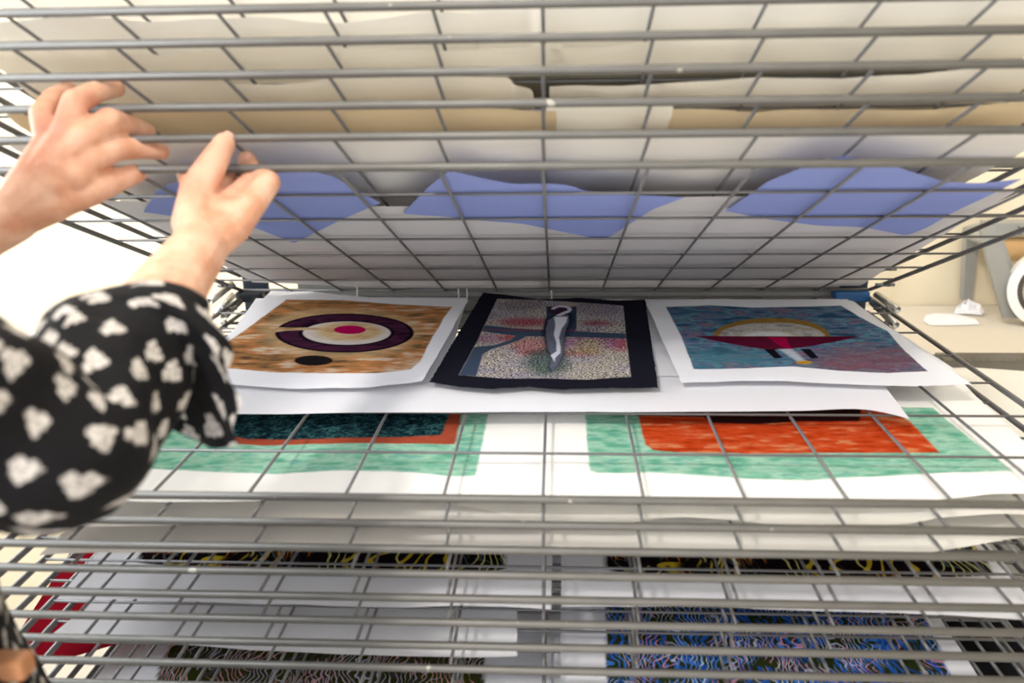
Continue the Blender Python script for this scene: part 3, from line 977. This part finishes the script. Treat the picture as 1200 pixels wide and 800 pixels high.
# wrapped bundle on a low white cabinet, right of the rack
cab = empty('low_cabinet', (1.0, 1.3, 0))
tag(cab, 'low white cabinet standing right beside the drying rack', 'cabinet')
child(MB().box((.68, 1.0, 0.0), (1.35, 1.55, .76)), 'body', M['white'], cab)
for i in range(2):
    d = child(MB().box((.69 + i * .33, .982, .04), (1.01 + i * .33, 1.0, .72)), 'door', M['white'], cab)
    hd = MB().box((.97 + i * .07, .968, .40), (.98 + i * .07, .982, .50)).build('handle', M['tube'], d)
bd = MB()
pts, n = [], 24
for i in range(15):
    t = i / 14
    x = .655 + .6 * t
    e = min(1, .72 + 1.3 * min(t, 1 - t) * 3)
    ring = []
    for k in range(n):
        an = 2 * math.pi * k / n
        cx, sx = math.cos(an), math.sin(an)
        yy = math.copysign(abs(cx) ** .7, cx) * .295 * (.96 + .04 * e)
        zz = math.copysign(abs(sx) ** .7, sx) * .078 * e
        w = .004 * math.sin(7 * t + 3 * an) + .003 * math.sin(19 * t - 5 * an)
        ring.append((x + w, 1.305 + yy + w, .7595 + .0785 + zz + (w if zz > 0 else 0)))
    pts.append(ring)
v = [p for r in pts for p in r]
f = [(i * n + k, i * n + (k + 1) % n, (i + 1) * n + (k + 1) % n, (i + 1) * n + k) for i in range(14) for k in range(n)]
f += [tuple(range(n - 1, -1, -1)), tuple(14 * n + k for k in range(n))]
bundle = bd.add(v, f).build('wrapped_bundle', M['p_ivory'], None, origin=(.95, 1.295, .76), smooth=True)
tag(bundle, 'plump white paper wrapped bundle on the low cabinet', 'bundle')
# sheet of paper on the bench at the far left
scrap('paper_scrap', [(20, 396), (60, 384), (100, 386), (72, 400)], 'white sheet on the workbench behind the sleeve', .001, .0005, 9)


# ------------------------------------------------------------------ the person lifting the shelves
def D(px, py, z):
    return at_depth(px, py, z)


def remeshed(mb, voxel, smooth):
    me = mb.mesh('tmp')
    o = bpy.data.objects.new('tmp', me)
    COL.objects.link(o)
    r = o.modifiers.new('r', 'REMESH')
    r.mode = 'VOXEL'
    r.voxel_size = voxel
    s_ = o.modifiers.new('s', 'SMOOTH')
    s_.factor = .5
    s_.iterations = smooth
    dg = bpy.context.evaluated_depsgraph_get()
    ev = o.evaluated_get(dg).to_mesh()
    v = [tuple(x.co) for x in ev.vertices]
    f = [tuple(p.vertices) for p in ev.polygons]
    o.evaluated_get(dg).to_mesh_clear()
    bpy.data.objects.remove(o)
    bpy.data.meshes.remove(me)
    return v, f


ZB = .795      # depth of the front bars where the hands hold them
R_SH, R_EL, R_WR = np.array([-.455, .335, 1.375]), D(60, 530, .55), D(236, 288, .735)
L_SH, L_EL, L_WR = np.array([-.80, .40, 1.375]), np.array([-.69, .60, 1.205]), D(12, 254, .745)
nails = []


def finger(mb, pts, rad):
    rad = [r * k for r, k in zip(rad, (1.08, 1.12, 1.12, 1.15))]
    mb.chain([D(x, y, ZB + z) for x, y, z in pts], rad, 14)


body = MB()
# right forearm and hand
ra = MB()
mid = (R_EL + R_WR) / 2
ra.chain([R_EL, R_EL * .65 + R_WR * .35, R_EL * .3 + R_WR * .7, R_WR], [.036, .037, .029, .0235], 16)
ra.chain([R_WR, D(228, 262, ZB - .05), D(232, 226, ZB - .035)], [.022, .019, .015])                 # thumb side of the palm
for m, r in (((292, 243, -.03), .0135), ((274, 236, -.022), .0135), ((254, 230, -.012), .013), ((234, 228, -.005), .012)):
    ra.chain([R_WR, D((245 + m[0]) / 2 + 4, (280 + m[1]) / 2 + 4, ZB - .04), D(m[0], m[1], ZB + m[2])], [.021, .0165, r])
ra.chain([D(250, 250, ZB - .035), D(278, 252, ZB - .035)], [.017, .016])
finger(ra, [(226, 262, -.046), (232, 222, -.036), (249, 192, -.026), (263, 168, -.014)], [.017, .0142, .0118, .0088])            # thumb, in front of the bar
finger(ra, [(292, 243, -.03), (314, 214, -.012), (300, 205, .014), (283, 203, .024)], [.0125, .0105, .0088, .0074])            # index, curled under the bar
finger(ra, [(274, 236, -.022), (297, 212, .006), (294, 196, .022), (289, 187, .016)], [.012, .0098, .0085, .0074])            # middle, tip shows over the bar
finger(ra, [(254, 230, -.012), (266, 208, .016), (262, 199, .034), (252, 200, .044)], [.0115, .0095, .0084, .0072])
finger(ra, [(234, 228, -.005), (222, 212, .008), (218, 206, .026), (222, 206, .036)], [.0105, .0088, .0078, .0066])
v, f = remeshed(ra, .0017, 7)
body.add(v, f)
# left forearm and hand
la = MB()
la.chain([L_EL, L_EL * .6 + L_WR * .4, L_EL * .25 + L_WR * .75, L_WR], [.036, .036, .028, .0235], 16)
for m, r in (((108, 184, -.036), .0125), ((96, 163, -.044), .0125), ((76, 157, -.044), .0118), ((56, 163, -.04), .0108)):
    la.chain([L_WR, D((25 + m[0]) / 2 - 2, (250 + m[1]) / 2, ZB - .05), D(m[0], m[1], ZB + m[2])], [.022, .017, r])
la.chain([L_WR, D(62, 236, ZB - .045), D(100, 224, ZB - .035)], [.021, .0185, .0135])
la.chain([D(60, 200, ZB - .05), D(85, 205, ZB - .046), D(98, 205, ZB - .038)], [.017, .0165, .012])
finger(la, [(60, 236, -.046), (104, 223, -.032), (134, 212, -.012), (158, 204, .004)], [.0165, .0132, .0108, .0082])            # thumb under the lowest bar
finger(la, [(108, 184, -.036), (138, 173, -.016), (166, 174, .002), (189, 178, .012)], [.0125, .0104, .0088, .0068])          # index between two bars
finger(la, [(96, 163, -.044), (128, 141, -.026), (154, 147, .004), (173, 155, .022)], [.0125, .0104, .0088, .007])            # middle reaches behind the bar
finger(la, [(76, 157, -.044), (88, 120, -.04), (114, 107, -.016), (137, 104, .004)], [.0118, .0104, .0088, .007])             # ring hooks over the next bar
finger(la, [(56, 163, -.04), (49, 134, -.04), (62, 115, -.022), (80, 104, -.004)], [.0108, .0096, .0082, .0066])              # little finger
v, f = remeshed(la, .0017, 7)
body.add(v, f)
# trunk, upper arms, head and legs
tr_ = MB()
HD = np.array([-.60, .41, 1.575])
tr_.chain([R_SH, R_SH * .5 + R_EL * .5, R_EL], [.052, .043, .037], 16)
tr_.chain([L_SH, L_SH * .5 + L_EL * .5, L_EL], [.052, .043, .037], 16)
tr_.chain([R_SH, (-.625, .375, 1.385), L_SH], [.045, .052, .045], 16)
for dx in (-.075, 0, .075):
    tr_.chain([(-.625 + dx, .39, 1.36), (-.61 + dx, .43, 1.22), (-.58 + dx * .9, .46, 1.07), (-.575 + dx * 1.05, .465, .95), (-.58 + dx * 1.05, .46, .86)], [.075, .075, .066, .082, .082], 16)
tr_.chain([(-.625, .37, 1.40), (-.61, .395, 1.49)], [.055, .05], 16)
tr_.sphere(HD + np.array([0, -.005, .02]), .085, 20, 14, (.9, 1.08, 1.15))
tr_.sphere(HD + np.array([.0, .03, -.045]), .06, 20, 14, (.95, 1., 1.1))
tr_.sphere(HD + np.array([.01, .102, -.015]), .013, 12, 8, (.9, 1.2, 1.5))                 # nose
tr_.sphere(HD + np.array([.01, .085, -.06]), .017, 12, 8, (1.4, .8, .5))                   # lips
for s in (-1, 1):
    tr_.sphere(HD + np.array([s * .08, -.005, -.01]), .024, 12, 8, (.4, .8, 1.3))          # ears
    hx = -.60 + s * .085
    tr_.chain([(hx, .44, .86), (hx + s * .005, .455, .48), (hx + s * .01, .43, .10)], [.085, .055, .038], 16)
    tr_.chain([(hx + s * .01, .42, .06), (hx + s * .02, .50, .045), (hx + s * .025, .58, .03)], [.042, .036, .026], 14)
v, f = remeshed(tr_, .006, 8)
body.add(v, f)
m_, nt, out = new_mat('skin')
p = N(nt, 'BsdfPrincipled', Roughness=.5)
p.inputs['Specular IOR Level'].default_value = .35
vv = coords(nt)
cc = mixc(nt, srgb(206, 150, 120), srgb(230, 186, 160), ramp(nt, noise_tex(nt, vv, 38, 3), [(.35, 0.), (.65, 1.)]))
cc = mixc(nt, cc, srgb(204, 130, 108), ramp(nt, noise_tex(nt, vv, 16, 2), [(.52, 0.), (.75, .6)]))
nt.links.new(cc, p.inputs['Base Color'])
p.inputs['Subsurface Weight'].default_value = .15
p.inputs['Subsurface Radius'].default_value = (.010, .004, .0025)
p.inputs['Subsurface Scale'].default_value = .8
nt.links.new(bump(nt, noise_tex(nt, vv, 260, 3), .12, .001), p.inputs['Normal'])
nt.links.new(p.outputs[0], out.inputs[0])
M['skin'] = m_
M['nail'] = surface('fingernail', srgb(232, 178, 164), .25, 0, .03, 30, 0)
M['hair'] = surface('brown_hair', srgb(72, 48, 34), .5, 0, .2, 60, .5, 200)
M['eye'] = surface('eye', srgb(40, 34, 30), .2, 0, 0, 5, 0)
M['shoe'] = surface('black_leather', srgb(30, 28, 28), .4)
M['belt'] = surface('tan_leather_belt', srgb(176, 122, 84), .5, 0, .12, 30)
person = body.build('person', M['skin'], None, origin=(-.6, .44, 0), smooth=True)
tag(person, 'person in black dress with white leaf motifs lifting rack shelves with both hands', 'person')


def pchild(mb, name, mat, smooth=True):
    o = mb.build(name, mat, None, smooth=smooth)
    o.parent = person
    o.matrix_parent_inverse = Matrix.Translation(-person.location)
    return o


def nail(tip, prev, side, r):
    """small curved plate on the back of a fingertip"""
    t = (tip - prev) / np.linalg.norm(tip - prev)
    n_ = side - t * (side @ t)
    n_ /= np.linalg.norm(n_)
    b_ = np.cross(t, n_)
    v_, f_ = [], []
    for i in range(7):
        for k in range(7):
            a_, c_ = (i - 3) / 3, (k - 3) / 3
            lim = math.sqrt(max(0, 1 - a_ * a_ * .55))
            an = c_ * .8 * lim
            v_.append(tip + t * (a_ * r * .95 + r * .05) + (n_ * math.cos(an) + b_ * math.sin(an)) * r * (.99 - .10 * max(0, a_)))
    for i in range(6):
        for k in range(6):
            q = i * 7 + k
            f_.append((q, q + 1, q + 8, q + 7))
    mb = MB().add(v_, f_)
    return pchild(mb, 'fingernail', M['nail'])


tc_ = -FWD
nail(D(263, 168, ZB - .014), D(249, 192, ZB - .026), tc_ + RGT * .5, .0088)
nail(D(189, 178, ZB + .012), D(166, 174, ZB + .002), UPV * .8 + tc_ * .3, .0068)
nail(D(137, 104, ZB + .004), D(114, 107, ZB - .016), UPV * .8 + tc_ * .3 + RGT * .4, .007)
nail(D(80, 104, ZB - .004), D(62, 115, ZB - .022), UPV + tc_ * .5, .0066)
nail(D(158, 204, ZB + .004), D(134, 212, ZB - .012), -UPV + tc_ * .6, .0082)
nail(D(289, 187, ZB + .016), D(294, 196, ZB + .022), tc_ * .8 + UPV * .6, .0074)

# dress cloth with printed motifs, laid out in the cloth's own metres
m_, nt, out = new_mat('dress_cloth')
at_ = N(nt, 'Attribute')
at_.attribute_name = 'cloth'
sc = N(nt, 'VectorMath', operation='SCALE')
sc.inputs['Scale'].default_value = 37
nt.links.new(at_.outputs['Vector'], sc.inputs[0])
vo = N(nt, 'TexVoronoi', Scale=1, Randomness=.42)
vo.voronoi_dimensions = '2D'
nt.links.new(sc.outputs[0], vo.inputs['Vector'])
df = N(nt, 'VectorMath', operation='SUBTRACT')
nt.links.new(sc.outputs[0], df.inputs[0])
nt.links.new(vo.outputs['Position'], df.inputs[1])
sep = N(nt, 'SeparateXYZ')
nt.links.new(df.outputs[0], sep.inputs[0])


def mth(op, a_, b_=None):
    n_ = N(nt, 'Math', operation=op)
    for i, s in ((0, a_), (1, b_)):
        if s is None:
            continue
        if isinstance(s, (int, float)):
            n_.inputs[i].default_value = s
        else:
            nt.links.new(s, n_.inputs[i])
    return n_.outputs[0]


ang = mth('ARCTAN2', sep.outputs[1], sep.outputs[0])
lob = mth('SINE', mth('ADD', mth('MULTIPLY', ang, 3.0), 1.1))
lob2 = mth('SINE', mth('MULTIPLY', ang, 7.0))
rad_ = mth('ADD', mth('ADD', .30, mth('MULTIPLY', lob, .055)), mth('MULTIPLY', lob2, .025))
nz = noise_tex(nt, sc.outputs[0], 5, 2)
rad_ = mth('ADD', rad_, mth('MULTIPLY', mth('SUBTRACT', nz, .5), .16))
msk = mth('MULTIPLY', mth('SUBTRACT', rad_, vo.outputs['Distance']), 18)
n_ = N(nt, 'Clamp')
nt.links.new(msk, n_.inputs[0])
inner = ramp(nt, noise_tex(nt, sc.outputs[0], 9, 2), [(.3, srgb(120, 112, 108)), (.6, srgb(206, 200, 194))])
cc = mixc(nt, srgb(13, 12, 15), inner, n_.outputs[0])
p = N(nt, 'BsdfPrincipled', Roughness=.8)
p.inputs['Specular IOR Level'].default_value = .2
nt.links.new(cc, p.inputs['Base Color'])
nt.links.new(bump(nt, noise_tex(nt, at_.outputs['Vector'], 30, 3), .35, .01), p.inputs['Normal'])
nt.links.new(p.outputs[0], out.inputs[0])
M['dress'] = m_


def cloth(rings, name, wr=.004, seed=1, uscale=None, close=False):
    """rings: list of closed loops (n x 3) swept into cloth; adds wrinkles and cloth coordinates"""
    n = len(rings[0])
    A = np.array(rings)
    cen = A.mean(1, keepdims=True)
    dirs = A - cen
    rr = np.linalg.norm(dirs, axis=2, keepdims=True)
    dirs = dirs / (rr + 1e-9)
    ln = np.r_[0, np.cumsum(np.linalg.norm(np.diff(cen[:, 0], axis=0), axis=1))]
    th = np.linspace(0, 2 * math.pi, n, endpoint=False)
    for i in range(len(A)):
        for k in range(n):
            q = Vector((math.cos(th[k]) * 1.6 + seed, math.sin(th[k]) * 1.6, ln[i] * 26))
            A[i, k] += dirs[i, k] * wr * (mnoise.noise(q) * 1.6 + .5 * math.sin(3 * th[k] + ln[i] * 70))
    mean_r = float(rr.mean())
    uv = np.zeros((len(A), n + 1, 3))
    for i in range(len(A)):
        uv[i, :, 0] = np.linspace(0, 2 * math.pi * (uscale or mean_r), n + 1)
        uv[i, :, 1] = ln[i]
    A2 = np.concatenate([A, A[:, :1]], 1)          # seam vertices doubled so the cloth coordinates do not wrap
    idx = np.arange(len(A) * (n + 1)).reshape(len(A), n + 1)
    q = np.stack([idx[:-1, :-1], idx[:-1, 1:], idx[1:, 1:], idx[1:, :-1]], -1).reshape(-1, 4)
    return A2.reshape(-1, 3), q, uv.reshape(-1, 3)


def circle_ring(c, t, r, n=56, ref=(0, 0, 1), rb=None):
    t = t / np.linalg.norm(t)
    s_ = np.array(ref, float) - t * (np.array(ref) @ t)
    s_ /= np.linalg.norm(s_)
    b_ = np.cross(t, s_)
    a_ = np.linspace(0, 2 * math.pi, n, endpoint=False)
    return c + np.outer(np.cos(a_), s_) * r + np.outer(np.sin(a_), b_) * (rb or r)


def smooth_path(pts, rad, m):
    pts, rad = np.array(pts), np.array(rad)
    k = np.arange(len(pts))
    u = np.linspace(0, len(pts) - 1, m)
    P_ = np.stack([np.interp(u, k, pts[:, i]) for i in range(3)], -1)
    r_ = np.interp(u, k, rad)
    for _ in range(m // 6):
        P_[1:-1] = .25 * P_[:-2] + .5 * P_[1:-1] + .25 * P_[2:]
        r_[1:-1] = .25 * r_[:-2] + .5 * r_[1:-1] + .25 * r_[2:]
    return P_, r_


AV, AF, AU = [], [], []


def addcloth(a_, q, uv):
    n0 = sum(len(x) for x in AV)
    AV.append(a_)
    AF.append(q + n0)
    AU.append(uv)


# right sleeve: down the upper arm, round the bent elbow, loose bell over the forearm
ax1 = (R_EL - R_SH)
ax2 = (R_WR - R_EL)
P_, r_ = smooth_path([R_SH - ax1 * .16, R_SH + ax1 * .4, R_SH + ax1 * .75, R_EL + ax1 * .02, R_EL + ax2 * .2, R_EL + ax2 * .42], [.078, .066, .06, .058, .056, .054], 44)
rings = []
for i in range(len(P_)):
    t = P_[min(i + 1, len(P_) - 1)] - P_[max(i - 1, 0)]
    rings.append(circle_ring(P_[i], t, r_[i], ref=tuple(UPV)))
last = rings[-1]
# the bell's rim hangs from the top of the forearm down past it
C3 = D(229, 428, .655)
A3 = D(206, 338, .665) - C3
B3 = D(275, 432, .615) - C3
aa = np.linspace(0, 2 * math.pi, 56, endpoint=False)
tgt = C3 + np.outer(np.cos(aa), A3) + np.outer(np.sin(aa), -B3)
d1 = np.linalg.norm(last[:, None] - tgt[None], axis=2)
best = min(((np.linalg.norm(last - np.roll(t_, s_, 0), axis=1).sum(), s_, fl) for fl in (0, 1) for s_ in range(56) for t_ in [tgt[::-1] if fl else tgt]), key=lambda z: z[0])
tgt = np.roll(tgt[::-1] if best[2] else tgt, best[1], 0)
for i in range(1, 21):
    w = i / 20
    bul = math.sin(math.pi * w) * .010
    ring = last * (1 - w) + tgt * w
    c_ = ring.mean(0)
    dd = ring - c_
    dd /= np.linalg.norm(dd, axis=1, keepdims=True)
    rings.append(ring + dd * bul + np.outer(np.sin(aa * 9) * .004 * w, [1, 0, 0]))
addcloth(*cloth(rings, 'sleeve', .0045, 3, .058))
# left sleeve
ax1, ax2 = L_EL - L_SH, L_WR - L_EL
P_, r_ = smooth_path([L_SH - ax1 * .16, L_SH + ax1 * .4, L_SH + ax1 * .8, L_EL, L_EL + ax2 * .25, L_EL + ax2 * .55, L_EL + ax2 * .62], [.078, .066, .06, .058, .056, .058, .046], 50)
rings = []
for i in range(len(P_)):
    t = P_[min(i + 1, len(P_) - 1)] - P_[max(i - 1, 0)]
    rings.append(circle_ring(P_[i], t, r_[i], ref=(0, 0, 1)))
addcloth(*cloth(rings, 'sleeve', .004, 8, .058))
# yoke across the shoulders
P_, r_ = smooth_path([R_SH + np.array([.03, -.006, -.012]), R_SH, (-.54, .36, 1.388), (-.625, .375, 1.392), (-.71, .388, 1.388), L_SH, L_SH + np.array([-.03, .006, -.012])], [.045, .069, .066, .066, .066, .069, .045], 36)
rings = [circle_ring(P_[i], P_[min(i + 1, len(P_) - 1)] - P_[max(i - 1, 0)], r_[i]) for i in range(len(P_))]
addcloth(*cloth(rings, 'yoke', .002, 12, .066))
# bodice and skirt
prof = [(1.435, -.625, .372, .075, .062), (1.415, -.625, .375, .12, .075), (1.385, -.625, .38, .185, .088), (1.30, -.62, .40, .19, .115), (1.20, -.60, .44, .185, .13), (1.08, -.583, .465, .195, .14),
        (1.0, -.583, .47, .20, .15), (.90, -.583, .475, .22, .165), (.70, -.58, .465, .27, .20), (.45, -.60, .46, .32, .25)]
zz = np.linspace(1.435, .45, 70)
pa = np.array(prof)[::-1]
rings = []
for z in zz:
    cx, cy_, ra_, rb_ = [np.interp(z, pa[:, 0], pa[:, k]) for k in (1, 2, 3, 4)]
    fold = 0 if z > 1.05 else (1.05 - z) * .06
    rings.append(np.stack([cx + np.cos(aa) * (ra_ + fold * np.sin(aa * 11)), cy_ + np.sin(aa) * (rb_ + fold * np.sin(aa * 11)), np.full(56, z)], -1))
addcloth(*cloth(rings, 'bodice', .004, 5, .2))
me = bpy.data.meshes.new('dress')
me.from_pydata(np.concatenate(AV).tolist(), [], np.concatenate(AF).tolist())
me.polygons.foreach_set('use_smooth', [True] * len(me.polygons))
ca = me.attributes.new('cloth', 'FLOAT_VECTOR', 'POINT')
ca.data.foreach_set('vector', np.concatenate(AU).reshape(-1).astype(np.float32))
dress = link('dress', me, M['dress'], person)
dress.matrix_parent_inverse = Matrix.Translation(-person.location)
dress['label'] = 'black dress printed with off-white leaf motifs'
# leather tab at the hip, hair, eyes, shoes
lt = D(18, 776, .605)
tb_ = MB().box((lt[0] - .03, lt[1] - .012, lt[2] - .008), (lt[0] + .012, lt[1] + .006, lt[2] + .008))
lo_ = pchild(tb_, 'leather_tab', M['belt'], False)
bv = lo_.modifiers.new('bevel', 'BEVEL')
bv.width = .003
bv.segments = 2
hr = MB()
hr.sphere(HD + np.array([0, -.025, .03]), .1, 24, 16, (.95, 1.05, 1.12))
hr.sphere(HD + np.array([0, -.07, -.06]), .085, 20, 14, (1.05, .7, 1.3))
for s in (-1, 1):
    hr.chain([HD + np.array([s * .075, .02, .05]), HD + np.array([s * .088, -.02, -.04]), HD + np.array([s * .08, -.05, -.12])], [.03, .028, .03], 14)
v, f = remeshed(hr, .006, 6)
pchild(MB().add(v, f), 'hair', M['hair'])
for s in (-1, 1):
    pchild(MB().sphere(HD + np.array([.01 + s * .03, .083, .012]), .0105, 14, 10), 'eye', M['eye'])
    sh = MB()
    hx = -.60 + s * .1
    sh.chain([(hx, .40, .05), (hx + s * .012, .50, .045), (hx + s * .018, .60, .036)], [.05, .044, .034], 16)
    v, f = remeshed(sh, .005, 5)
    v = [(a_, b_, max(c_, .0)) for a_, b_, c_ in v]
    pchild(MB().add(v, f), 'shoe', M['shoe'])
